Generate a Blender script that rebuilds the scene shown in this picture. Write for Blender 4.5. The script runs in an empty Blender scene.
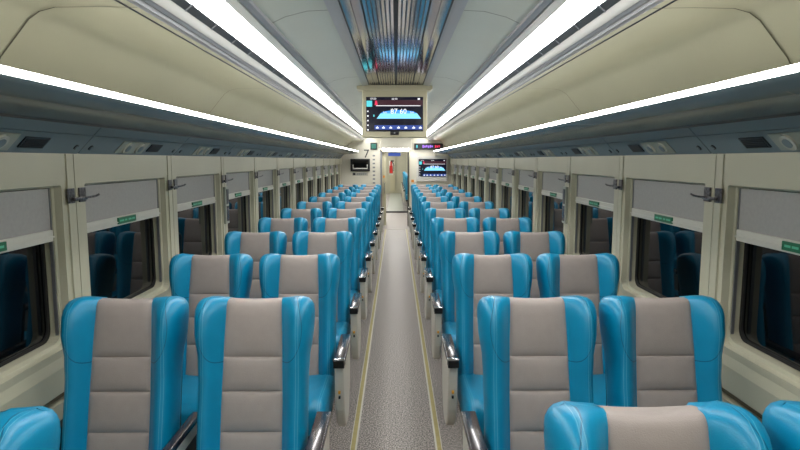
import bpy, bmesh, math, random
from mathutils import Vector, Matrix
random.seed(7)
C = bpy.context.scene.collection
S = bpy.context.scene
# ------------------------------------------------------------ camera, world, exposure
cam = bpy.data.cameras.new('camera'); co = bpy.data.objects.new('camera', cam); C.objects.link(co)
cam.sensor_width = 36; cam.lens = 36 * 578 / 800; cam.clip_start = 0.02
co.location = (0, 0, 1.72)
co.rotation_euler = (math.radians(90) - math.atan(65 / 578), 0, -math.atan(4 / 578))
S.camera = co
w = bpy.data.worlds.new('night'); S.world = w; w.use_nodes = True
w.node_tree.nodes['Background'].inputs[0].default_value = (.004, .006, .012, 1)
w.node_tree.nodes['Background'].inputs[1].default_value = 1
S.view_settings.view_transform = 'Standard'; S.view_settings.look = 'None'
S.view_settings.gamma = 1; S.view_settings.exposure = 0.15
LAMP = 15.5      # ceiling diffusers
LED = 17.0        # rack edge strips

# ------------------------------------------------------------ materials
def srgb(r, g, b):
    f = lambda v: (v / 255 / 12.92) if v <= 10 else ((v / 255 + .055) / 1.055) ** 2.4
    return (f(r), f(g), f(b), 1)
def mat(name, col, rough=.5, metal=0, emit=None, estr=0, noise=0, nscale=20, bump=0, bscale=200, spec=None, coat=0, ior=None):
    m = bpy.data.materials.new(name); m.use_nodes = True
    nt = m.node_tree; b = nt.nodes['Principled BSDF']
    b.inputs['Base Color'].default_value = col; b.inputs['Roughness'].default_value = rough
    b.inputs['Metallic'].default_value = metal
    if spec is not None: b.inputs['Specular IOR Level'].default_value = spec
    if ior: b.inputs['IOR'].default_value = ior
    if coat: b.inputs['Coat Weight'].default_value = coat; b.inputs['Coat Roughness'].default_value = .08
    if emit: b.inputs['Emission Color'].default_value = emit; b.inputs['Emission Strength'].default_value = estr
    if noise or bump:
        tc = nt.nodes.new('ShaderNodeTexCoord')
    if noise:
        n = nt.nodes.new('ShaderNodeTexNoise'); n.inputs['Scale'].default_value = nscale; n.inputs['Detail'].default_value = 4
        nt.links.new(tc.outputs['Object'], n.inputs['Vector'])
        r = nt.nodes.new('ShaderNodeValToRGB')
        r.color_ramp.elements[0].position = .3; r.color_ramp.elements[1].position = .7
        r.color_ramp.elements[0].color = tuple(c * (1 - noise) for c in col[:3]) + (1,)
        r.color_ramp.elements[1].color = tuple(min(1, c * (1 + noise)) for c in col[:3]) + (1,)
        nt.links.new(n.outputs['Fac'], r.inputs['Fac']); nt.links.new(r.outputs['Color'], b.inputs['Base Color'])
    if bump:
        n2 = nt.nodes.new('ShaderNodeTexNoise'); n2.inputs['Scale'].default_value = bscale
        nt.links.new(tc.outputs['Object'], n2.inputs['Vector'])
        bp = nt.nodes.new('ShaderNodeBump'); bp.inputs['Strength'].default_value = bump; bp.inputs['Distance'].default_value = .002
        nt.links.new(n2.outputs['Fac'], bp.inputs['Height']); nt.links.new(bp.outputs['Normal'], b.inputs['Normal'])
    return m
M = {}
M['cream'] = mat('cream_wall', srgb(184, 181, 158), .38, noise=.03, nscale=3)
M['cove'] = mat('cove_cream', srgb(190, 186, 160), .22, noise=.03, nscale=1.5)
M['ceil'] = mat('ceiling_panel', srgb(204, 208, 196), .28, noise=.03, nscale=2)
M['seam'] = mat('seam_dark', srgb(92, 86, 66), .7)
M['black'] = mat('black', srgb(18, 18, 20), .4)
M['rack'] = mat('rack_gloss', srgb(92, 104, 106), .2, noise=.08, nscale=3)
M['panel'] = mat('service_panel', srgb(112, 126, 130), .4)
M['panel2'] = mat('service_plate', srgb(150, 154, 142), .35)
M['lens'] = mat('lamp_lens', srgb(190, 190, 178), .25)
M['vent'] = mat('vent_dark', srgb(34, 38, 42), .35)
M['alu'] = mat('aluminium', srgb(150, 150, 152), .3, 1)
M['alug'] = mat('grey_profile', srgb(140, 142, 146), .35, .6)
M['white'] = mat('white_trim', srgb(222, 220, 214), .3)
M['blindbar'] = mat('blind_bar', srgb(205, 203, 192), .4)
M['cloth'] = mat('blind_cloth', srgb(165, 163, 158), .85, noise=.04, nscale=60, bump=.2, bscale=500)
M['glass'] = mat('night_glass', srgb(6, 8, 10), .03, ior=1.42)
M['rubber'] = mat('rubber', srgb(22, 22, 22), .6)
M['chrome'] = mat('chrome', srgb(200, 200, 200), .15, 1)
M['steel'] = mat('hook_steel', srgb(112, 110, 112), .3, 1, noise=.5, nscale=90)
M['rib'] = mat('ceiling_rib', srgb(200, 200, 205), .11, 1)
M['grey'] = mat('grey_leather', srgb(160, 150, 144), .55, noise=.03, nscale=30, bump=.35, bscale=350)
M['shell'] = mat('arm_shell', srgb(210, 205, 192), .4)
M['armwood'] = mat('arm_top', srgb(44, 32, 34), .22, noise=.5, nscale=25, coat=.5)
M['amber'] = mat('amber', srgb(225, 165, 50), .4)
M['base'] = mat('seat_base', srgb(52, 53, 55), .5, .3)
M['frame'] = mat('channel_frame', srgb(190, 192, 196), .3, .7)
M['end'] = mat('end_wall_lit_cream', srgb(226, 222, 206), .4)  # lighter than the wall cream: stronger light at the end put into the colour
M['house'] = mat('tv_housing', srgb(190, 184, 155), .4)
M['green'] = mat('sticker_green', srgb(10, 105, 66), .4)
M['greenl'] = mat('sticker_text', srgb(90, 190, 150), .4)
M['yellow'] = mat('floor_yellow', srgb(172, 158, 98), .5, noise=.1, nscale=30)
M['lwhite'] = mat('floor_white', srgb(205, 202, 188), .5)
M['seatred'] = mat('red', srgb(190, 40, 35), .4)
M['orange'] = mat('orange', srgb(230, 150, 50), .5)
M['scrblack'] = mat('screen_black', srgb(10, 12, 22), .15, emit=srgb(16, 16, 34), estr=.8)
def em(name, r, g, b, s=1.0): return mat(name, srgb(r // 3, g // 3, b // 3), .4, emit=srgb(r, g, b), estr=s)
M['e_blue'] = em('screen_blue', 60, 150, 235, 1.2); M['e_light'] = em('screen_light_blue', 130, 215, 250, 1.2)
M['e_deep'] = em('screen_deep_blue', 40, 70, 150, 1); M['e_cyan'] = em('screen_cyan', 90, 215, 225, 1)
M['e_white'] = em('screen_white', 245, 245, 250, 1.2); M['e_red'] = em('screen_red', 235, 50, 90, 1)
M['e_maroon'] = em('screen_maroon', 62, 26, 40, .8); M['e_purple'] = em('screen_purple', 165, 110, 240, 1.2)
M['e_sign'] = em('sign_teal', 60, 150, 130, .6)
M['lamp'] = mat('lamp_diffuser', (1, 1, 1, 1), .5, emit=(1, .985, .975, 1), estr=LAMP)
M['led'] = mat('led_strip', (1, 1, 1, 1), .5, emit=(1, .985, .95, 1), estr=LED)

def blue_leather():
    m = mat('blue_leather', srgb(0, 137, 179), .36, noise=.06, nscale=8)
    nt = m.node_tree; L = nt.links; N = nt.nodes; b = N['Principled BSDF']
    tc = N.new('ShaderNodeTexCoord'); sp = N.new('ShaderNodeSeparateXYZ'); L.new(tc.outputs['Object'], sp.inputs[0])
    def mth(op, a, c=None):
        n = N.new('ShaderNodeMath'); n.operation = op
        for i, v in enumerate((a, c)):
            if v is None: continue
            if isinstance(v, (int, float)): n.inputs[i].default_value = v
            else: L.new(v, n.inputs[i])
        return n.outputs[0]
    ax = mth('ABSOLUTE', sp.outputs['X'])
    ex = mth('DIVIDE', mth('SUBTRACT', ax, .115), .085)
    ez = mth('DIVIDE', mth('SUBTRACT', sp.outputs['Z'], 1.075), .14)
    d = mth('SQRT', mth('ADD', mth('MULTIPLY', ex, ex), mth('MULTIPLY', ez, ez)))
    line = mth('LESS_THAN', mth('ABSOLUTE', mth('SUBTRACT', d, 1.0)), .016)
    n2 = N.new('ShaderNodeTexNoise'); n2.inputs['Scale'].default_value = 300; L.new(tc.outputs['Object'], n2.inputs['Vector'])
    h = mth('SUBTRACT', mth('MULTIPLY', n2.outputs['Fac'], .35), mth('MULTIPLY', line, 1.5))
    bp = N.new('ShaderNodeBump'); bp.inputs['Strength'].default_value = .45; bp.inputs['Distance'].default_value = .002
    rn = N['Color Ramp'] if 'Color Ramp' in N else [x for x in N if x.type == 'VALTORGB'][0]
    mx = N.new('ShaderNodeMix'); mx.data_type = 'RGBA'; mx.inputs['B'].default_value = srgb(0, 82, 116)
    L.new(mth('MULTIPLY', line, .75), mx.inputs['Factor']); L.new(rn.outputs['Color'], mx.inputs['A']); st = mth('LESS_THAN', mth('ABSOLUTE', mth('SUBTRACT', mth('ABSOLUTE', mth('SUBTRACT', ax, .182)), .005)), .0009)
    m2 = N.new('ShaderNodeMix'); m2.data_type = 'RGBA'; m2.inputs['B'].default_value = srgb(120, 190, 210)
    L.new(mth('MULTIPLY', st, .5), m2.inputs['Factor']); L.new(mx.outputs['Result'], m2.inputs['A']); L.new(m2.outputs['Result'], b.inputs['Base Color'])
    L.new(h, bp.inputs['Height']); L.new(bp.outputs['Normal'], b.inputs['Normal'])
    return m
M['blue'] = blue_leather()
def floor_mat():
    m = bpy.data.materials.new('floor_speckle'); m.use_nodes = True
    nt = m.node_tree; L = nt.links; N = nt.nodes; b = N['Principled BSDF']; b.inputs['Roughness'].default_value = .45
    tc = N.new('ShaderNodeTexCoord')
    n = N.new('ShaderNodeTexNoise'); n.inputs['Scale'].default_value = 105; n.inputs['Detail'].default_value = 3; n.inputs['Roughness'].default_value = .8
    L.new(tc.outputs['Object'], n.inputs['Vector'])
    r = N.new('ShaderNodeValToRGB'); e = r.color_ramp.elements
    e[0].position = .455; e[0].color = srgb(78, 71, 68); e[1].position = .56; e[1].color = srgb(188, 178, 170)
    L.new(n.outputs['Fac'], r.inputs['Fac']); L.new(r.outputs['Color'], b.inputs['Base Color'])
    return m
M['floor'] = floor_mat()

# ------------------------------------------------------------ mesh helpers
class MB:
    def __init__(s): s.v = []; s.f = []; s.mi = []; s.mats = []
    def m(s, k):
        if k not in s.mats: s.mats.append(k)
        return s.mats.index(k)
    def add(s, vs, fs, k):
        o = len(s.v); s.v += [tuple(p) for p in vs]; i = s.m(k)
        for f in fs: s.f.append(tuple(a + o for a in f)); s.mi.append(i)
    def box(s, x0, x1, y0, y1, z0, z1, k, bev=0):
        if x0 > x1: x0, x1 = x1, x0
        if bev:
            bm = bmesh.new(); bmesh.ops.create_cube(bm, size=1)
            bmesh.ops.scale(bm, vec=(x1 - x0, y1 - y0, z1 - z0), verts=bm.verts)
            bmesh.ops.translate(bm, vec=((x0 + x1) / 2, (y0 + y1) / 2, (z0 + z1) / 2), verts=bm.verts)
            bmesh.ops.bevel(bm, geom=bm.edges[:], offset=bev, segments=3, affect='EDGES', profile=.5)
            bm.verts.index_update()
            s.add([v.co[:] for v in bm.verts], [[v.index for v in f.verts] for f in bm.faces], k); bm.free(); return
        vs = [(x, y, z) for x in (x0, x1) for y in (y0, y1) for z in (z0, z1)]
        s.add(vs, [(0, 1, 3, 2), (4, 6, 7, 5), (0, 4, 5, 1), (2, 3, 7, 6), (0, 2, 6, 4), (1, 5, 7, 3)], k)
    def sheet(s, prof, y0, y1, k, sx=1):          # prof of (x,z) swept along y
        n = len(prof); vs = [(sx * x, y, z) for y in (y0, y1) for x, z in prof]
        s.add(vs, [(i, i + 1, n + i + 1, n + i) for i in range(n - 1)], k)
    def prism(s, prof, y0, y1, k, sx=1):          # closed (x,z) outline along y
        n = len(prof); vs = [(sx * x, y, z) for y in (y0, y1) for x, z in prof]
        s.add(vs, [(i, (i + 1) % n, n + (i + 1) % n, n + i) for i in range(n)] + [tuple(range(n)), tuple(range(2 * n - 1, n - 1, -1))], k)
    def prismx(s, prof, x0, x1, k):               # closed (y,z) outline along x
        n = len(prof); vs = [(x, y, z) for x in (x0, x1) for y, z in prof]
        s.add(vs, [(i, (i + 1) % n, n + (i + 1) % n, n + i) for i in range(n)] + [tuple(range(n)), tuple(range(2 * n - 1, n - 1, -1))], k)
    def quad(s, a, b, c, d, k): s.add([a, b, c, d], [(0, 1, 2, 3)], k)
    def poly(s, pts, k): s.add(pts, [tuple(range(len(pts)))], k)
    def disc(s, c, ax, r, h, k, n=20):            # short cylinder along axis
        ax = Vector(ax).normalized(); t = ax.orthogonal().normalized(); u = ax.cross(t); c = Vector(c)
        vs = []
        for q in (0, h):
            for i in range(n):
                a = 2 * math.pi * i / n; vs.append(c + ax * q + (t * math.cos(a) + u * math.sin(a)) * r)
        s.add(vs, [(i, (i + 1) % n, n + (i + 1) % n, n + i) for i in range(n)] + [tuple(range(n)), tuple(range(2 * n - 1, n - 1, -1))], k)
    def tube(s, pts, r, k, n=8):
        P = [Vector(p) for p in pts]; vs = []; 
        for i, p in enumerate(P):
            d = (P[min(i + 1, len(P) - 1)] - P[max(i - 1, 0)]).normalized()
            t = d.cross(Vector((.31, .2, .93))).normalized(); u = d.cross(t)
            for j in range(n):
                a = 2 * math.pi * j / n; vs.append(p + (t * math.cos(a) + u * math.sin(a)) * r)
        fs = [(i * n + j, i * n + (j + 1) % n, (i + 1) * n + (j + 1) % n, (i + 1) * n + j) for i in range(len(P) - 1) for j in range(n)]
        fs += [tuple(range(n)), tuple(range(len(vs) - 1, len(vs) - n - 1, -1))]
        s.add(vs, fs, k)
    def text(s, body, size, org, k, ux=(1, 0, 0), uz=(0, 0, 1), xs=1.0):
        cu = bpy.data.curves.new('t', 'FONT'); cu.body = body; cu.size = size; cu.align_x = 'CENTER'; cu.align_y = 'CENTER'; cu.resolution_u = 2
        ob = bpy.data.objects.new('t', cu); C.objects.link(ob)
        dg = bpy.context.evaluated_depsgraph_get(); me = bpy.data.meshes.new_from_object(ob.evaluated_get(dg))
        o = Vector(org); ux = Vector(ux); uz = Vector(uz)
        s.add([o + ux * v.co.x * xs + uz * v.co.y for v in me.vertices], [tuple(p.vertices) for p in me.polygons], k)
        bpy.data.objects.remove(ob); bpy.data.curves.remove(cu); bpy.data.meshes.remove(me)
    def build(s, name, parent=None, smooth=False, loc=None, angle=35):
        me = bpy.data.meshes.new(name); me.from_pydata(s.v, [], s.f)
        for k in s.mats: me.materials.append(M[k])
        for p, i in zip(me.polygons, s.mi): p.material_index = i
        bm = bmesh.new(); bm.from_mesh(me); bmesh.ops.recalc_face_normals(bm, faces=bm.faces[:]); bm.to_mesh(me); bm.free()
        if smooth:
            for p in me.polygons: p.use_smooth = True
            me.set_sharp_from_angle(angle=math.radians(angle))
        o = bpy.data.objects.new(name, me); C.objects.link(o)
        if loc: o.location = loc
        if parent: o.parent = parent
        return o
def tag(o, label=None, cat=None, group=None, kind=None):
    if label: o['label'] = label
    if cat: o['category'] = cat
    if group: o['group'] = group
    if kind: o['kind'] = kind
    return o
def empty(name, loc=(0, 0, 0), rz=0):
    o = bpy.data.objects.new(name, None); C.objects.link(o); o.location = loc; o.rotation_euler.z = rz
    o.empty_display_size = .1; return o
def struct(mb, name, smooth=False, angle=35): return tag(mb.build(name, smooth=smooth, angle=angle), kind='structure')
def children(o): return [c for c in bpy.data.objects if c.parent == o]
def copy_tree(o, parent=None, skip=None):
    c = o.copy(); C.objects.link(c)
    if parent is not None: c.parent = parent
    for ch in o_children[o.name]:
        copy_tree(ch, c)
    return c
o_children = {}
def index_tree(o):
    o_children[o.name] = children(o)
    for c in o_children[o.name]: index_tree(c)

ORD = ['first', 'second', 'third', 'fourth', 'fifth', 'sixth', 'seventh', 'eighth', 'ninth', 'tenth', 'eleventh', 'twelfth', 'thirteenth', 'fourteenth', 'fifteenth']
Y0, Y1 = -1.2, 15.0
S0, SP = 2.52, 1.09          # pillar seams
W = 1.40

# ------------------------------------------------------------ floor
f = MB(); f.box(-1.55, 1.55, Y0 - .3, 15.0, -.1, 0, 'floor'); struct(f, 'floor')
for i, sx in enumerate((-1, 1)):
    t = MB(); t.box(sx * .247, sx * .272, Y0, 14.3, 0, .003, 'yellow')
    t.box(sx * .236, sx * .247, Y0, 14.3, 0, .0032, 'lwhite'); t.box(sx * .272, sx * .277, Y0, 14.3, 0, .0032, 'lwhite')
    struct(t, 'trim_%d' % (i + 1))
t = MB(); t.box(-.26, .26, 14.3, 14.33, 0, .003, 'lwhite'); struct(t, 'trim_3')

# ------------------------------------------------------------ side walls with window recesses
def rrect(y0, y1, z0, z1, r, n=5):
    out = []; rt = .012; rb = r
    for (cy, cz, a0, r) in ((y1 - rt, z1 - rt, 0, rt), (y0 + rt, z1 - rt, 90, rt), (y0 + rb, z0 + rb, 180, rb), (y1 - rb, z0 + rb, 270, rb)):
        for i in range(n + 1):
            a = math.radians(a0 + 90 * i / n); out.append((cy + r * math.cos(a), cz + r * math.sin(a)))
    return out
ZB, ZT = .75, 1.79
def wall(sx, name):
    mb = MB(); n = 6
    ks = range(-4, 12)
    for k in ks:
        s = S0 + SP * k; e = s + SP
        a, b = s, e
        inner = rrect(s + .09, e - .09, .93, 1.615, .05, n - 1)
        outer = []
        cs = [(b, ZT), (a, ZT), (a, ZB), (b, ZB)]
        vs = [(sx * W, y, z) for y, z in inner] + [(sx * W, y, z) for y, z in cs]
        N = len(inner); fs = []
        for q in range(4):
            for i in range(n - 1): fs.append((q * n + i, q * n + i + 1, N + q))
            i = q * n + n - 1; j = (i + 1) % N; fs.append((i, j, N + (q + 1) % 4, N + q))
        mb.add(vs, fs, 'cream')
        mid = rrect(s + .095, e - .095, .935, 1.61, .05, n - 1)
        mid2 = rrect(s + .105, e - .105, .95, 1.605, .05, n - 1)
        loops = [(W, inner), (W + .03, mid), (W + .035, mid2), (W + .10, mid2)]
        for (xa, la), (xb, lb) in zip(loops, loops[1:]):
            vs = [(sx * xa, y, z) for y, z in la] + [(sx * xb, y, z) for y, z in lb]
            mb.add(vs, [(i, (i + 1) % N, N + (i + 1) % N, N + i) for i in range(N)], 'cream')
        # pillar cover strips and header panel, slightly proud
        p = .008
        mb.box(sx * W, sx * (W - p), s + .003, s + .055, ZB, 1.745, 'cream'); mb.box(sx * W, sx * (W - p), s - .055, s - .003, ZB, 1.745, 'cream')
        mb.box(sx * W, sx * (W - .004), s + .06, e - .06, 1.63, 1.745, 'cream')
        mb.box(sx * (W + .001), sx * (W - .002), s - .003, s + .003, ZB, 1.745, 'seam')
    ya, yb = S0 + SP * ks[0], Y1
    # sill nose, groove and lower duct
    mb.box(sx * (W + .04), sx * (W + .02), ya, yb, .715, .755, 'seam')
    mb.prism([(W, .75), (W - .012, .76), (W - .012, .86), (W, .90)], ya, yb, 'cream', sx)
    mb.prism([(W + .03, .72), (1.385, .72), (1.385, .1), (1.36, .08), (1.36, 0), (W + .03, 0)], ya, yb, 'cream', sx)
    mb.box(sx * (W + .10), sx * (W + .14), Y0 - .3, 15.2, 0, 2.5, 'black')
    struct(mb, name)
wall(-1, 'wall_left'); wall(1, 'wall_right')

# ------------------------------------------------------------ windows and blinds
wn = 0
for sx, side in ((-1, 'left'), (1, 'right')):
    for k in range(-3, 12):
        if k > 10: continue
        s = S0 + SP * k; e = s + SP; wn += 1
        g = MB(); lp = rrect(s + .125, e - .125, .965, 1.60, .05, 5)
        g.prismx(lp, sx * (W + .082), sx * (W + .088), 'glass'); 
        root = struct(g, 'window_%d' % wn)
        fr = MB(); o2 = rrect(s + .108, e - .108, .952, 1.603, .05, 5); N = len(o2)
        vs = [(sx * (W + .075), y, z) for y, z in o2] + [(sx * (W + .075), y, z) for y, z in lp] + [(sx * (W + .085), y, z) for y, z in lp]
        fr.add(vs, [(i, (i + 1) % N, N + (i + 1) % N, N + i) for i in range(N)] + [(N + i, N + (i + 1) % N, 2 * N + (i + 1) % N, 2 * N + i) for i in range(N)], 'rubber')
        fr.build('window_gasket', root)
        if k < -2: continue
        j = k + 1
        b = empty('roller_blind', (sx * (W + .045), (s + e) / 2, 1.61))
        pos = ORD[j] if j >= 0 else 'nearest'
        if j < 0: lab = 'grey roller blind on the %s wall beside the camera, before the first framed window' % side
        elif j == 0: lab = 'grey roller blind cut by the %s edge of the photo, nearest window' % side
        else: lab = 'half-drawn grey roller blind in the %s window from the camera on the %s wall' % (ORD[j], side)
        tag(b, lab, 'blind', 'roller blinds on the %s wall' % side)
        y0, y1 = s + .112 - (s + e) / 2, e - .112 - (s + e) / 2
        drop = 0
        c = MB(); c.box(-.002, .002, y0, y1, -.18 - drop, -.008, 'cloth'); c.build('blind_cloth', b)
        c = MB(); c.box(sx * .006, -sx * .012, y0, y1, -.228 - drop, -.18 - drop, 'blindbar', .003)
        c.box(-sx * .012, -sx * .018, y0, y1, -.212 - drop, -.206 - drop, 'blindbar'); bar = c.build('bottom_bar', b)
        c = MB(); yc = (y0 + y1) / 2 + (.0 if j else .03)
        c.box(-sx * .012, -sx * .0195, yc - .10, yc + .10, -.219 - drop, -.186 - drop, 'green')
        for ya_, yb_ in ((-.085, -.04), (-.03, -.005), (.01, .045), (.052, .085)): c.box(-sx * .0195, -sx * .0199, yc + ya_, yc + yb_, -.207 - drop, -.198 - drop, 'greenl')
        st = c.build('sticker', bar); st['label'] = 'green sticker with pale lettering'
        for yy in (y0 - .003, y1 + .003):
            c = MB(); c.box(sx * .008, -sx * .006, yy - .003, yy + .003, -.64, -.0, 'alug'); c.build('guide_rail', b)

# ------------------------------------------------------------ coat hooks on the pillars
def hook(sx, s, lab, side, d):
    r = empty('coat_hook', (sx * (W - .0085), s, 1.568))
    tag(r, lab, 'coat hook', 'coat hooks on the %s wall' % side)
    for q in (-.045, .045):
        c = MB(); c.box(0, -sx * .008, q - .026, q + .026, -.032, .032, 'steel', .003); c.build('mounting_plate', r)
    c = MB(); c.box(-sx * .008, -sx * .022, -.045, .06, -.022, -.008, 'steel', .003)
    c.tube([(-sx * .018, .03, -.012), (-sx * .026, .07, -.012), (-sx * .03, .11, -.01), (-sx * .034, .13, -.004)], .005, 'steel')
    c.build('hook_arm', r, smooth=True)
for sx, side in ((-1, 'left'), (1, 'right')):
    for k in range(0, 11):
        where = 'between the %s and %s windows' % (ORD[k], ORD[k + 1])
        hook(sx, S0 + SP * k, 'steel coat hook on the %s wall pillar %s' % (side, where), side, 1)
    s = S0 + SP * 2
    r = empty('emergency_box', (sx * (W - .0085), s + .0, 1.355))
    tag(r, 'narrow upright emergency hammer box on the %s wall pillar behind the third window' % side, 'emergency box')
    c = MB(); c.box(0, -sx * .022, -.045, .045, -.15, .15, 'panel2', .006); c.build('case', r)
    c = MB(); c.box(-sx * .0221, -sx * .026, -.026, .026, .01, .13, 'vent', .001); c.build('front_window', r)
    c = MB(); c.box(-sx * .0221, -sx * .026, -.026, .026, -.13, -.005, 'armwood', .001); c.build('hammer_cover', r)

# ------------------------------------------------------------ ceiling, coves
cl = MB(); H = 1.72
def roundprof(p, seg=4):
    return p
COVE = [(.82, 2.203), (.95, 2.205), (1.08, 2.203), (1.13, 2.19), (1.165, 2.166), (1.22, 2.10), (1.262, 2.05), (1.285, 2.01), (1.30, 1.96), (1.36, 1.95), (1.42, 1.945)]
for sx in (-1, 1):
    cl.sheet(COVE, Y0, Y1, 'cove', sx)
    cl.sheet([(.30, 2.395), (.40, 2.39), (.50, 2.365), (.565, 2.335)], Y0, Y1, 'ceil', sx)
    y = 1.9 - 2.1
    while y < 15:
        pr = COVE[:9]
        off = [(x - .0015, z - .003) for x, z in pr]
        cl.sheet(off, y - .0035, y + .0035, 'seam', sx)
        cl.sheet([(.30, 2.392), (.40, 2.387), (.50, 2.362), (.565, 2.332)], y + 2.9 - .003, y + 2.9 + .003, 'seam', sx)
        y += 2.1
    cl.prism([(1.296, 1.985), (1.30, 1.965), (1.285, 1.955), (1.27, 1.965), (1.272, 1.985)], Y0, Y1, 'cove', sx)
cl.box(-.30, .30, 5.55, Y1, 2.395, 2.41, 'ceil')
cl.box(-1.5, 1.5, Y0 - .3, 15.2, 2.46, 2.5, 'ceil')
struct(cl, 'ceiling', smooth=True, angle=40)
# mirrored slat channel
ch = empty('ceiling_channel', (0, 2, 2.40)); tag(ch, 'polished ribbed metal channel along the centre of the ceiling', 'ceiling grille')
c = MB()
for sx in (-1, 1):
    c.prism([(.305, -.012), (.262, -.004), (.250, 0), (.250, .02), (.305, .02)], Y0 - 2, 3.55, 'frame', sx); c.box(sx * .241, sx * .250, Y0 - 2, 3.55, .001, .03, 'black')
c.build('channel_frame', ch)
c = MB()
xs = [-.266 + .0125 * i for i in range(0, 44)]
for sx in (-1, 1):
    c.prism([(.200, .006), (.240, .001), (.240, .02), (.200, .02)], Y0 - 2, 3.55, 'rib', sx); c.box(sx * .155, sx * .197, Y0 - 2, 3.55, .006, .02, 'rib')
    for i in range(7):
        x0 = .008 + i * .0205
        c.prism([(x0, .008), (x0 + .003, .004), (x0 + .0155, .004), (x0 + .0185, .008), (x0 + .0185, .02), (x0, .02)], Y0 - 2, 3.55, 'rib', sx)
c.build('ribs', ch)
c = MB(); c.box(-.3, .3, Y0 - 2, 3.55, .0205, .03, 'black'); c.build('backing', ch)
c = MB()
for sx in (-1, 1):
    for i in range(14): c.box(sx * (.03 + i * .016), sx * (.036 + i * .016), 3.28, 3.36, -.001, .004, 'black')
c.build('vent_slot', ch)

# ------------------------------------------------------------ ceiling light fixtures
for sx, side in ((-1, 'left'), (1, 'right')):
    r = empty('ceiling_light', (0, 0, 0)); tag(r, 'long bright linear ceiling light %s of the centre channel' % side, 'ceiling light', None)
    ye = 14.9
    c = MB()
    c.prism([(.56, 2.34), (.565, 2.325), (.592, 2.318), (.60, 2.330), (.60, 2.36), (.56, 2.36)], Y0, ye, 'alug', sx)
    c.prism([(.60, 2.318), (.638, 2.308), (.64, 2.33), (.60, 2.34)], Y0, ye, 'white', sx)
    c.build('inner_trim', r)
    joints = [Y0, 2.2 - 2.0 + .0, 4.1 - 2.0 + .0, 6.1, 8.1, 10.1, 12.1, 14.1, ye]
    joints = [Y0, 6.1 - 3.9, 6.1, 8.05, 10.0, 11.95, 13.9, ye]
    for a, b in zip(joints, joints[1:]):
        c = MB(); c.prism([(.64, 2.309), (.742, 2.283), (.745, 2.30), (.64, 2.33)], a + .014, b - .014, 'lamp', sx); c.build('light_diffuser', r)
    c = MB(); c.prism([(.742, 2.291), (.774, 2.266), (.785, 2.30), (.745, 2.33)], Y0, ye, 'vent', sx)
    y = Y0 + .1
    while y < ye: 
        c.prism([(.744, 2.286), (.774, 2.262), (.773, 2.29), (.745, 2.30)], y, y + .007, 'alug', sx); y += .3
    c.build('air_slot', r)
    c = MB(); c.prism([(.774, 2.267), (.806, 2.243), (.812, 2.27), (.775, 2.29)], Y0, ye, 'white', sx); c.build('white_trim', r)
    c = MB()
    c.prism([(.808, 2.243), (.815, 2.232), (.822, 2.232), (.826, 2.22), (.832, 2.222), (.838, 2.208), (.846, 2.203), (.846, 2.25), (.808, 2.27)], Y0, ye, 'alug', sx)
    c.prism([(.846, 2.2025), (.850, 2.199), (.852, 2.205)], Y0, ye, 'black', sx)
    c.build('outer_trim', r)

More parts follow.
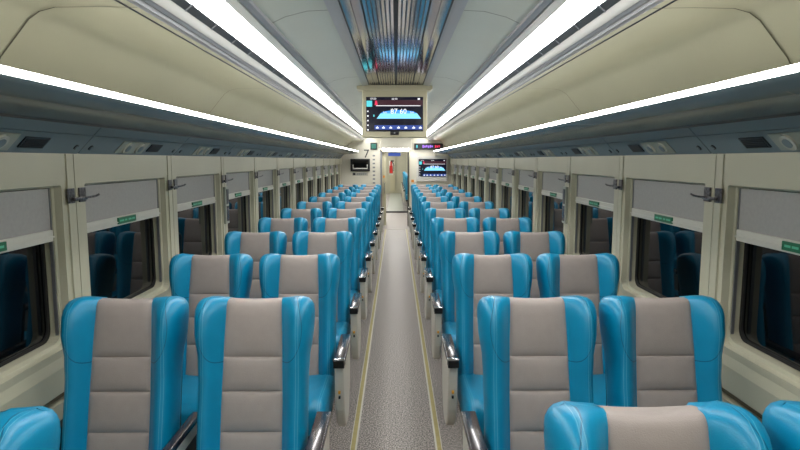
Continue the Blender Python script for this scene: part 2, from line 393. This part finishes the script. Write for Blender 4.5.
# ------------------------------------------------------------ luggage racks
for sx, side in ((-1, 'left'), (1, 'right')):
    r = empty('luggage_rack', (0, 0, 0)); tag(r, 'continuous grey overhead luggage rack with light strip along the %s wall' % side, 'luggage rack', None)
    c = MB(); c.prism([(1.30, 1.868), (1.10, 1.876), (1.01, 1.884), (.985, 1.893), (.962, 1.912), (.950, 1.926), (.950, 1.944), (.962, 1.946), (1.0, 1.912), (1.30, 1.895)], Y0, 14.9, 'rack', sx)
    c.build('shelf', r, smooth=True, angle=50)
    c = MB(); c.prism([(.949, 1.927), (.9455, 1.930), (.9455, 1.942), (.950, 1.947), (.965, 1.949), (.965, 1.9465), (.951, 1.944)], Y0, 14.6, 'led', sx); c.build('light_strip', r)
    c = MB(); 
    y = 2.57 - SP * 4
    ys = []
    while y < 15: ys.append(y); y += SP
    for y in ys[1:]: c.sheet([(1.30, 1.867), (1.10, 1.875), (1.01, 1.883), (.985, 1.892)], y - .002, y + .002, 'black', sx)
    c.build('shelf_joint', r)
    c = MB(); c.prism([(1.285, 1.862), (1.30, 1.862), (1.30, 1.87), (1.285, 1.87)], Y0, 14.9, 'black', sx); c.build('shadow_gap', r)
    A = Vector((1.405, 0, 1.742)); B = Vector((1.29, 0, 1.862)); D = (B - A); nrm = Vector((-D.z, 0, D.x)).normalized()   # towards aisle
    if nrm.x > 0: nrm = -nrm
    def P(u, y, h=0):
        p = A + D * u + nrm * h; return (sx * p.x, y, p.z)
    def slab(mb, u0, u1, y0, y1, h0, h1, k):
        vs = [P(u, y, h) for u in (u0, u1) for y in (y0, y1) for h in (h0, h1)]
        mb.add(vs, [(0, 1, 3, 2), (4, 6, 7, 5), (0, 4, 5, 1), (2, 3, 7, 6), (0, 2, 6, 4), (1, 5, 7, 3)], k)
    for y in ys:
        e = min(y + SP, 14.9)
        if e - y < .5: continue
        c = MB(); slab(c, 0, .68, y + .004, e - .004, -.03, 0, 'panel'); slab(c, .705, 1, y + .004, e - .004, -.03, 0, 'panel'); slab(c, .68, .705, y + .004, e - .004, -.03, -.006, 'black')
        slab(c, 0, 1, y - .004, y + .004, -.03, -.008, 'black')
        pn = c.build('service_panel', r)
        if e < 1: continue
        c = MB(); slab(c, .12, .60, y + .31, y + .61, 0, .004, 'panel2'); c.build('lamp_plate', pn)
        for q in (.39, .53):
            c = MB(); c.disc(P(.36, y + q, .004), (sx * nrm.x, 0, nrm.z), .034, .008, 'lens'); c.disc(P(.36, y + q, .012), (sx * nrm.x, 0, nrm.z), .02, .003, 'panel'); c.build('reading_light', pn)
        c = MB(); slab(c, .22, .53, y + .65, y + .80, 0, .005, 'vent')
        for i in range(5): slab(c, .25 + i * .052, .27 + i * .052, y + .66, y + .79, .005, .008, 'black')
        c.build('vent', pn)
        for q in (.06, SP - .06):
            c = MB(); c.disc(P(.28, y + q, 0), (sx * nrm.x, 0, nrm.z), .013, .004, 'vent'); c.disc(P(.28, y + q, .004), (sx * nrm.x, 0, nrm.z), .008, .003, 'panel'); c.build('latch', pn)

# ------------------------------------------------------------ end wall, doorway, next carriage
EW = Y1
c = MB()
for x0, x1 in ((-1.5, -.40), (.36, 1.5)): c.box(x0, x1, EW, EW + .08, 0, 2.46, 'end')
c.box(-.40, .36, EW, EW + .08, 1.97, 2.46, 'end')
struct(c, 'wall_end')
c = MB(); c.box(-.40, -.36, EW - .03, EW + .1, 0, 1.97, 'alug'); c.box(.335, .36, EW - .03, EW + .1, 0, 1.97, 'cream'); c.box(-.40, .36, EW - .03, EW + .1, 1.93, 1.99, 'cream'); c.box(.30, .335, EW - .01, EW + .1, 0, 1.93, 'black')
struct(c, 'trim_4')
c = MB(); c.box(-1.5, 1.5, Y0 - .1, Y0, 0, 2.46, 'cream'); struct(c, 'wall_back')
d = empty('sliding_door', (-.32, EW + .14, 0)); tag(d, 'half-open cream sliding door leaf at the end doorway', 'door')
c = MB(); c.box(-.17, .06, -.02, .02, 0.01, 1.94, 'house', .004); c.build('door_leaf', d)
c = MB(); c.box(-.02, .025, -.0245, -.02, 1.26, 1.32, 'orange'); x = c.build('sticker', d); x['label'] = 'orange sticker'
c = MB(); c.box(.02, .035, -.05, -.02, .85, 1.15, 'chrome', .003); c.build('handle', d)
# vestibule + next car
c = MB(); c.box(-1.5, 1.5, 15, 36, -.1, -.001, 'floor'); c.box(-.4, .4, 18.95, 19.05, -.001, .04, 'black'); c.box(-.3, .25, 19.06, 36, -.001, .004, 'panel2'); struct(c, 'floor')
c = MB()
for sx in (-1, 1): c.box(sx * .62, sx * .66, 15.08, 19, 0, 2.4, 'cream'); c.box(sx * .44, sx * 1.5, 19, 19.06, 0, 2.4, 'cream'); c.box(sx * 1.42, sx * 1.5, 19, 33, 0, 2.4, 'cream')
c.box(-.44, .44, 19, 19.06, 2.05, 2.4, 'cream'); c.box(-1.5, 1.5, 15.08, 36, 2.4, 2.45, 'ceil')
c.box(-1.5, -.05, 30, 30.06, 0, 2.4, 'cream'); c.box(.5, 1.5, 30, 30.06, 0, 2.4, 'cream'); c.box(-.5, .5, 30.2, 30.3, 0, 2.4, 'cream')
c.box(-.30, -.05, 29.98, 30.0, .1, .95, 'house')
struct(c, 'wall_vestibule')
l = empty('vestibule_fill_light', (0, 17, 2.39)); tag(l, 'unseen ceiling lamp added to light the vestibule past the doorway', 'ceiling light')  # added out of view so the vestibule is lit
c = MB(); c.box(-.25, .25, -1, 1, -.02, -.005, 'lamp', .004); c.build('light_diffuser', l)
c = MB(); c.box(-.28, .28, -1.03, 1.03, -.006, .009, 'white'); c.build('frame', l)
for sx, sd in ((-1, 'left'), (1, 'right')):  # out-of-view strips added to light the next carriage
    l = empty('ceiling_light', (sx * .6, 24.5, 2.39)); tag(l, 'unseen ceiling light added %s of the aisle in the next carriage' % sd, 'ceiling light')
    c = MB(); c.box(-.08, .08, -5, 5, -.02, -.005, 'lamp'); c.build('light_diffuser', l)
    c = MB(); c.box(-.1, .1, -5, 5, -.006, .009, 'white'); c.build('frame', l)
e = empty('fire_extinguisher', (-.24, 28.5, 1.08)); tag(e, 'small red fire extinguisher in the next carriage seen through the doorway', 'fire extinguisher')
c = MB(); c.disc((0, 0, 0), (0, 0, 1), .08, .36, 'seatred'); c.disc((0, 0, .36), (0, 0, 1), .04, .2, 'seatred'); c.build('cylinder', e)
c = MB(); c.box(-.02, .14, -.02, .02, .56, .62, 'black'); c.box(-.1, .1, .1, .13, -.1, .6, 'white'); c.tube([(.05, 0, .55), (.14, 0, .4), (.13, 0, .1)], .02, 'black'); c.build('valve', e)

def graphics(mb, w, h, y):       # the passenger information screen drawn on its face
    q = lambda x0, x1, z0, z1, k, dy=0: mb.quad((x0 * w, y - dy, z0 * h), (x1 * w, y - dy, z0 * h), (x1 * w, y - dy, z1 * h), (x0 * w, y - dy, z1 * h), k)
    q(-.36, .5, .25, .42, 'e_maroon'); q(-.33, .46, .24, .258, 'e_white', .001)
    q(-.5, -.40, .22, .40, 'e_cyan', .001)
    mb.poly([((-.355) * w, y - .001, .27 * h), (-.30 * w, y - .001, .27 * h), (-.315 * w, y - .001, .40 * h), (-.345 * w, y - .001, .40 * h)], 'e_red')
    mb.poly([(-.32 * w, y - .001, -.14 * h), (.47 * w, y - .001, -.14 * h), (.40 * w, y - .001, .02 * h), (-.25 * w, y - .001, .02 * h)], 'e_light')
    mb.poly([(-.25 * w, y - .001, .02 * h), (.40 * w, y - .001, .02 * h), (.33 * w, y - .001, .08 * h), (.15 * w, y - .001, .12 * h), (-.03 * w, y - .001, .12 * h), (-.20 * w, y - .001, .07 * h)], 'e_blue')
    mb.text('87 60', .22 * h, (.07 * w, y - .002, .075 * h), 'e_white')
    mb.text('km', .09 * h, (-.17 * w, y - .002, .05 * h), 'e_white'); mb.text('km', .09 * h, (.31 * w, y - .002, .05 * h), 'e_white')
    mb.text('07:50', .08 * h, (-.38 * w, y - .002, .455 * h), 'e_white'); mb.text('60:90', .08 * h, (.0 * w, y - .002, .45 * h), 'e_white')
    q(.41, .45, .43, .48, 'e_white', .002); q(-.38, -.36, -.08, -.02, 'e_cyan', .001)
    for i in range(5): q(-.49, -.465, .06 - i * .14, .10 - i * .14, 'e_white', .001)
    q(-.36, .5, -.47, -.34, 'e_deep')
    for i, xx in enumerate((-.31, -.20, -.07, .07, .20, .34, .46)):
        q(xx - .025, xx + .025, -.44, -.40, 'e_white', .001)
        mb.poly([((xx - .012) * w, y - .001, -.40 * h), ((xx + .012) * w, y - .001, -.40 * h), (xx * w, y - .001, -.36 * h)], 'e_white')

tv = empty('ceiling_monitor', (-.012, 5.42, 2.14)); tag(tv, 'information monitor in a cream housing hanging from the ceiling centre', 'monitor')
c = MB(); c.box(-.30, .30, -.02, .10, -.215, .225, 'house', .01); c.build('housing', tv)
c = MB(); c.prism([(-.345, .225), (-.345, .26), (.345, .26), (.345, .225), (.32, .215), (-.32, .215)], -.04, .14, 'house'); c.build('top_flange', tv)
c = MB(); c.box(-.262, .262, -.026, -.018, -.158, .155, 'scrblack', .002); sc = c.build('screen', tv); sc['label'] = 'lit screen with blue route graphic'
c = MB(); graphics(c, .515, .30, -.0275); c.build('screen_graphics', sc)
c = MB(); c.box(-.04, .04, -.034, -.018, -.19, -.155, 'black', .003); c.disc((0, -.034, -.172), (0, -1, 0), .008, .002, 'alug'); c.build('sensor', tv)
tv2 = empty('wall_monitor', (.93, EW - .002, 1.51)); tag(tv2, 'white framed information screen on the end wall right of the doorway', 'monitor')
c = MB(); c.box(-.40, .40, -.08, 0, -.34, .31, 'white', .01); c.build('housing', tv2)
c = MB(); c.box(-.345, .365, -.088, -.078, -.215, .235, 'scrblack', .002); sc = c.build('screen', tv2)
c = MB(); graphics(c, .69, .43, -.091); g = c.build('screen_graphics', sc); g.location.x = .01
tv3 = empty('wall_screen', (-.92, EW - .002, 1.60)); tag(tv3, 'black switched-off screen on the end wall left of the doorway', 'monitor')
c = MB(); c.box(-.25, .25, -.06, 0, -.17, .15, 'black', .008); c.build('housing', tv3)
c = MB(); c.box(-.21, .21, -.064, -.058, -.12, .12, 'glass'); c.box(-.19, .19, -.067, -.064, -.11, -.085, 'white'); c.box(-.19, -.175, -.067, -.064, -.11, 0, 'white'); c.box(.175, .19, -.067, -.064, -.11, 0, 'white'); c.build('screen', tv3)
sg = empty('led_sign', (.84, EW - .002, 2.06)); tag(sg, 'black scrolling text display above the right end wall screen', 'sign')
c = MB(); c.box(-.37, .37, -.05, 0, -.075, .085, 'vent', .008); c.build('housing', sg)

for x0, n_, k in ((-.32, 1, 'e_cyan'), (-.16, 6, 'e_purple'), (.16, 3, 'e_red')):
    c = MB()
    for i in range(n_): c.box(x0 + i * .046, x0 + i * .046 + .034, -.053, -.05, -.03 + (i % 3) * .008, .04 - (i % 2) * .012, k)
    c.build('lettering', sg)
bx = empty('exit_sign', (-.57, EW - .002, 2.07)); tag(bx, 'small dark green sign left of the doorway header', 'sign')
c = MB(); c.box(-.085, .085, -.04, 0, -.09, .09, 'vent', .006); c.build('housing', bx)
c = MB(); c.box(-.06, .06, -.043, -.04, -.06, .06, 'e_sign'); c.build('face', bx)
n7 = MB(); n7.text('7', .3, (0, 0, 0), 'vent'); o = n7.build('coach_number', loc=(-.76, EW - .004, 1.87)); tag(o, 'dark number 7 on the end wall left of the doorway', 'number')
n7 = MB()
for i in range(8): n7.box(-.03, .03, 0, -.004, -.04 - i * .1, -.0 - i * .1, 'alug')
o = n7.build('notice_strip', loc=(-.57, EW - .001, 1.85)); tag(o, 'vertical column of small grey symbols on the end wall', 'notice')
n7 = MB(); n7.box(-.2, .2, 0, -.004, -.04, .04, 'lens'); n7.box(-.18, -.12, -.004, -.006, -.03, .03, 'vent'); [n7.box(-.08 + i * .05, -.045 + i * .05, -.004, -.006, -.012, .012, 'alug') for i in range(5)]; o = n7.build('notice_plate', loc=(-.93, EW - .001, 1.36)); tag(o, 'pale notice plate with dark lettering under the black end wall screen', 'notice')
n7 = MB(); n7.box(-.035, .035, 0, -.004, -.035, .035, 'orange'); o = n7.build('round_sticker', loc=(.43, EW - .001, 1.18)); tag(o, 'small orange sticker right of the end doorway', 'sticker')
hd = empty('door_header', (0, EW - .002, 2.16)); tag(hd, 'cream header box over the end doorway', 'door header')
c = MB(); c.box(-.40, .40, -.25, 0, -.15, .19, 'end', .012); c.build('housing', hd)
c = MB(); c.box(-.36, .34, -.22, -.02, -.165, -.148, 'lamp'); c.build('light_diffuser', hd)
c = MB(); c.box(-.2, .12, .09, .13, -.34, -.25, 'e_deep'); x = c.build('sign_plate', hd); x['label'] = 'blue sign plate'

# ------------------------------------------------------------ seats
R_ = math.radians(12); ZS = .46; L_ = .738
UP = Vector((0, math.sin(R_), math.cos(R_))); FW = Vector((0, -math.cos(R_), math.sin(R_)))
def lerp(tab, t):
    for (a, va), (b, vb) in zip(tab, tab[1:]):
        if t <= b:
            q = 0 if b == a else max(0, (t - a) / (b - a)); q = q * q * (3 - 2 * q); return va + (vb - va) * q
    return tab[-1][1]
WT = [(0, .206), (.1, .211), (.42, .212), (.50, .216), (.59, .229), (.66, .233), (.74, .231)]
DT = [(0, .07), (.1, .06), (.40, .055), (.50, .065), (.60, .082), (.67, .078), (.71, .05), (.74, .02)]
AT = [(0, .118), (.3, .117), (.5, .113), (.74, .106)]
def bp(u, v, t):
    return Vector((u, 0, ZS)) + UP * t + FW * v
def backrest_mesh():
    mb = MB(); ts = [0, .03, .08, .16, .24, .32, .38, .43, .47, .51, .55, .59, .63, .66, .685, .705, .72, .731, .738]
    rings = []
    for ti, t in enumerate(ts):
        w_ = lerp(WT, t); d = lerp(DT, t); sh = 0; 
        tt = t
        # rounding towards the top
        q = max(0, (t - .69) / .048); inset = .045 * (1 - math.sqrt(max(0, 1 - q * q)))
        q2 = max(0, (t - .70) / .038); dsh = .03 * (1 - math.sqrt(max(0, 1 - q2 * q2)))
        if t < .05: dsh = .02 * (1 - t / .05)
        w_ -= inset
        A = lerp(AT, t)
        pts = []
        fr = []
        for s in (0, .12, .25, .4, .55, .7, .82, .91, .97, 1.0):
            u = A + (w_ - A) * s
            if s <= .6: v = d * (math.sin(s / .6 * math.pi / 2)) ** 1.2
            else:
                k = (s - .6) / .4; v = (d + .03) * math.sqrt(max(0, 1 - k ** 2.2)) - .03
            fr.append((u, v - dsh))
        bk = [(w_, -.055), (w_ - .006, -.085), (w_ - .03, -.105 + dsh), (w_ * .6, -.115 + dsh), (A * .92, -.115 + dsh), (0, -.115 + dsh)]
        half = [(0, -.002 - dsh), (A * .6, -.002 - dsh), (A * .92, -.002 - dsh)] + fr + bk
        full = half + [(-u, v) for u, v in reversed(half[1:-1])]
        sag = -.010 * (1 if t > .6 else 0) * max(0, (t - .6) / .138)
        ring = []
        for u, v in full:
            lift = sag * max(0, 1 - (abs(u) / .16) ** 2) - (.018 if t > .72 and abs(u) < A * .95 else 0)
            ring.append(bp(u, v, t + lift))
        rings.append(ring)
    n = len(rings[0]); vs = [p for r in rings for p in r]
    fs = [(i * n + j, i * n + (j + 1) % n, (i + 1) * n + (j + 1) % n, (i + 1) * n + j) for i in range(len(rings) - 1) for j in range(n)]
    half_n = n // 2
    # caps: strip between mirrored points
    for base, top in ((0, False), ((len(rings) - 1) * n, True)):
        for sgn in (1, -1):
            ix = lambda i: base + ((sgn * i) % n)
            for j in range(0, (half_n + 1) // 2):
                q = list(dict.fromkeys([ix(j), ix(j + 1), ix(half_n - j - 1), ix(half_n - j)]))
                if len(q) >= 3: fs.append(tuple(q))
    mb.add(vs, fs, 'blue'); return mb
SEAMS = [0.0, .215, .37, .503, .735]
def centre_mesh():
    mb = MB(); us = [-1, -.985, -.95, -.85, -.6, -.3, 0, .3, .6, .85, .95, .985, 1]; ts = []
    for a, b in zip(SEAMS, SEAMS[1:]):
        for q in (0, .012, .04, .12, .3, .5, .7, .88, .94, .96, .988): ts.append((a + (b - a) * q, q))
    ts.append((SEAMS[-1], 1.0))
    vs = []
    for t, q in ts:
        bul = max(0, 1 - abs(2 * q - 1) ** 10)
        if t > .70: bul = 1
        top = max(0, (t - .70) / .038)
        for u in us:
            t_ = t; e = 1 - abs(u) ** 14
            v = .002 + .010 * bul * e + .006 * (1 - u * u) * (1 - (2 * q - 1) ** 2) 
            v -= .03 * (1 - math.sqrt(max(0, 1 - min(1, top) ** 2)))
            lift = -.010 * max(0, (t - .6) / .138) * max(0, 1 - (abs(u * .11) / .16) ** 2) - .004 * max(0, (t - .6) / .138)
            vs.append(bp(u * (lerp(AT, t_) + .003), v, t + lift))
    n = len(us)
    fs = [(i * n + j, i * n + j + 1, (i + 1) * n + j + 1, (i + 1) * n + j) for i in range(len(ts) - 1) for j in range(n - 1)]
    # top roll-over and back drop
    k = (len(ts) - 1) * n; m0 = len(vs)
    for rowq in ((-.045, .734), (-.07, .732), (-.090, .726), (-.103, .712), (-.123, .675), (-.1185, .50)):
        for u in us:
            t_ = rowq[1]; lift = -.010 * (1 - (abs(u * .11) / .16) ** 2) if rowq[1] > .6 else 0
            vs.append(bp(u * (lerp(AT, t_) + .003), rowq[0], rowq[1] + lift + .004 * (rowq[1] > .72) ))
    prev = k
    for r_ in range(6):
        cur = m0 + r_ * n
        fs += [(prev + j, prev + j + 1, cur + j + 1, cur + j) for j in range(n - 1)]; prev = cur
    mb.add(vs, fs, 'grey'); return mb
def cushion_mesh(blue=True):
    mb = MB(); rows = []
    ys = [(-.47, .055), (-.485, .03), (-.48, .0), (-.465, -.05)]
    N = 16
    # superellipse loft along y
    for y, sc, zt in ((-.485, .5, .475), (-.48, .8, .498), (-.46, .96, .512), (-.40, 1, .520), (-.25, 1, .512), (-.1, 1, .508), (.02, 1, .505), (.06, .9, .50)):
        ring = []
        zb = .36 if y > -.45 else .37
        us = [-1, -.97, -.9, -.78, -.6, -.3, 0, .3, .6, .78, .9, .97, 1]
        for u in us:
            bol = .022 * math.exp(-((abs(u) - .8) / .15) ** 2) if blue else 0
            rr = .0 if abs(u) < .9 else -.035 * ((abs(u) - .9) / .1) ** 2
            ring.append((u * .214 * (.96 + .04 * sc), y, .43 + (zt + bol + rr - .43) * sc))
        for u in reversed(us):
            ring.append((u * .208, y, zb + (.42 - zb) * (1 - sc)))
        rows.append(ring)
    n = len(rows[0]); vs = [p for r in rows for p in r]
    fs = [(i * n + j, i * n + (j + 1) % n, (i + 1) * n + (j + 1) % n, (i + 1) * n + j) for i in range(len(rows) - 1) for j in range(n)]
    h = n // 2
    for base in (0, (len(rows) - 1) * n):
        for j in range(h - 1): fs.append((base + j, base + j + 1, base + n - 2 - j, base + n - 1 - j))
    mb.add(vs, fs, 'blue'); return mb
def arm(root, x, wd, kind):
    """kind aisle: shell + dark top; middle: slim; window: black"""
    y0, y1, z = -.26, .20, .715
    a = empty('armrest', (0, 0, -.03)); a.parent = root
    t = MB(); k = 'black' if kind == 'window' else 'armwood'
    t.box(x - wd / 2, x + wd / 2, y0 + .03, y1, z - .028, z, k, .006); t.build('arm_top', a, smooth=True)
    if kind != 'window':
        t = MB(); t.box(x - wd / 2 - .001, x + wd / 2 + .001, y0 + .012, y0 + .036, z - .034, z + .002, 'chrome', .004); x_ = t.build('arm_end', a, smooth=True); x_['label'] = 'chrome arm end'
        t = MB(); t.box(x - wd / 2 + .002, x + wd / 2 - .002, y0 - .004, y0 + .014, z - .044, z - .002, 'black', .004); t.build('arm_front', a)
    if kind == 'aisle':
        t = MB(); pr = [(-.245, .685), (.18, .685), (.17, .56), (.14, .43), (.09, .33), (.03, .285), (-.04, .275), (-.11, .287), (-.17, .33), (-.21, .42), (-.235, .54)]
        t.prismx(pr, x - wd / 2 + .006, x + wd / 2 - .006, 'shell')
        o = t.build('side_panel', a)
        bv = o.modifiers.new('b', 'BEVEL'); bv.width = .01; bv.segments = 2; bv.limit_method = 'ANGLE'
        t = MB(); t.box(x - .006, x + .006, -.2465, -.2295, .525, .541, 'amber', .002); t.box(x - .005, x + .005, -.2435, -.225, .498, .51, 'black'); t.build('button', a)
        o.data.materials[0] = M['shell']
    elif kind == 'middle':
        t = MB(); pr = [(-.17, .687), (.19, .687), (.19, .60), (.12, .62), (0, .64), (-.1, .665)]
        t.prismx(pr, x - wd / 2 + .006, x + wd / 2 - .006, 'shell'); t.build('arm_support', a)
        t = MB(); t.box(x - .015, x + .015, -.02, .15, .36, .64, 'black'); t.build('arm_post', a)
    else:
        t = MB(); t.prismx([(-.16, .687), (.19, .687), (.19, .40), (.08, .40), (.02, .60)], x - wd / 2 + .004, x + wd / 2 - .004, 'black'); t.build('arm_support', a)
    return a
BACK = backrest_mesh().build('backrest', smooth=True, angle=60); CEN = centre_mesh().build('back_cushion', smooth=True, angle=50)
CUS = cushion_mesh().build('seat_cushion', smooth=True, angle=60)
md = BACK.data; 
def seat(aisle, sx):
    # sx: direction in x towards the aisle
    r = empty('train_seat')
    for src in (BACK, CEN, CUS):
        o = src.copy(); C.objects.link(o); o.parent = r
        if src is CEN: o['label'] = 'grey quilted centre cushion'
    t = MB(); t.box(-.10, .10, -.34, -.02, 0, .03, 'base', .006); t.box(-.05, .05, -.26, -.10, .03, .30, 'base', .01); t.box(-.20, .20, -.42, .02, .30, .362, 'base', .01); t.build('pedestal', r)
    t = MB()
    pr = [bp(0, -.121, .02), bp(0, -.121, .44), bp(0, -.135, .43), bp(0, -.14, .03)]
    t.prismx([(p.y, p.z) for p in pr], -.19, .19, 'base'); t.build('back_shell', r)
    if aisle: arm(r, sx * .263, .062, 'aisle')
    else: arm(r, sx * .250, .036, 'middle'); arm(r, -sx * .252, .036, 'window')
    return r
P0 = {('left', 1): seat(True, 1), ('left', 0): seat(False, 1), ('right', 1): seat(True, -1), ('right', 0): seat(False, -1)}
for o in (BACK, CEN, CUS): bpy.data.objects.remove(o)
bpy.context.view_layer.update()
for r in P0.values(): index_tree(r)
used = set()
def place(side, aisle, x, y, lab, grp, rz=0):
    r = P0[(side, aisle)]
    if (side, aisle) in used: o = copy_tree(r)
    else: o = r
    used.add((side, aisle)); pend.append((o, (x, y, 0), rz, lab, grp))
pend = []
for side, sx in (('left', -1), ('right', 1)):
    for k in range(11):
        y = 2.10 + 1.07 * k
        for aisle, x in ((1, .562), (0, 1.076 if sx < 0 else 1.062)):
            nm = 'aisle' if aisle else 'window'
            lab = 'blue and grey %s seat, %s full row from the camera on the %s side' % (nm, ORD[k], side)
            place(side, aisle, sx * x, y, lab, 'train seats on the %s side' % side)
place('right', 1, .568, 1.05, 'blue and grey aisle seat cut off by the bottom edge, nearest on the right', 'train seats on the right side')
place('right', 0, 1.075, 1.05, 'seat whose blue wing pokes into the bottom right corner', 'train seats on the right side')
place('left', 0, -.987, 1.03, 'seat whose blue wing pokes into the bottom left corner', 'train seats on the left side', 0)
for k in range(8):
    place('right', 1, .545, 20.2 + 1.02 * k, 'distant blue seat beyond the doorway, %s one inside the next carriage' % ORD[k], 'seats in the next carriage')
for o, loc, rz, lab, grp in pend:
    o.location = loc; o.rotation_euler.z = rz; tag(o, lab, 'seat', grp)
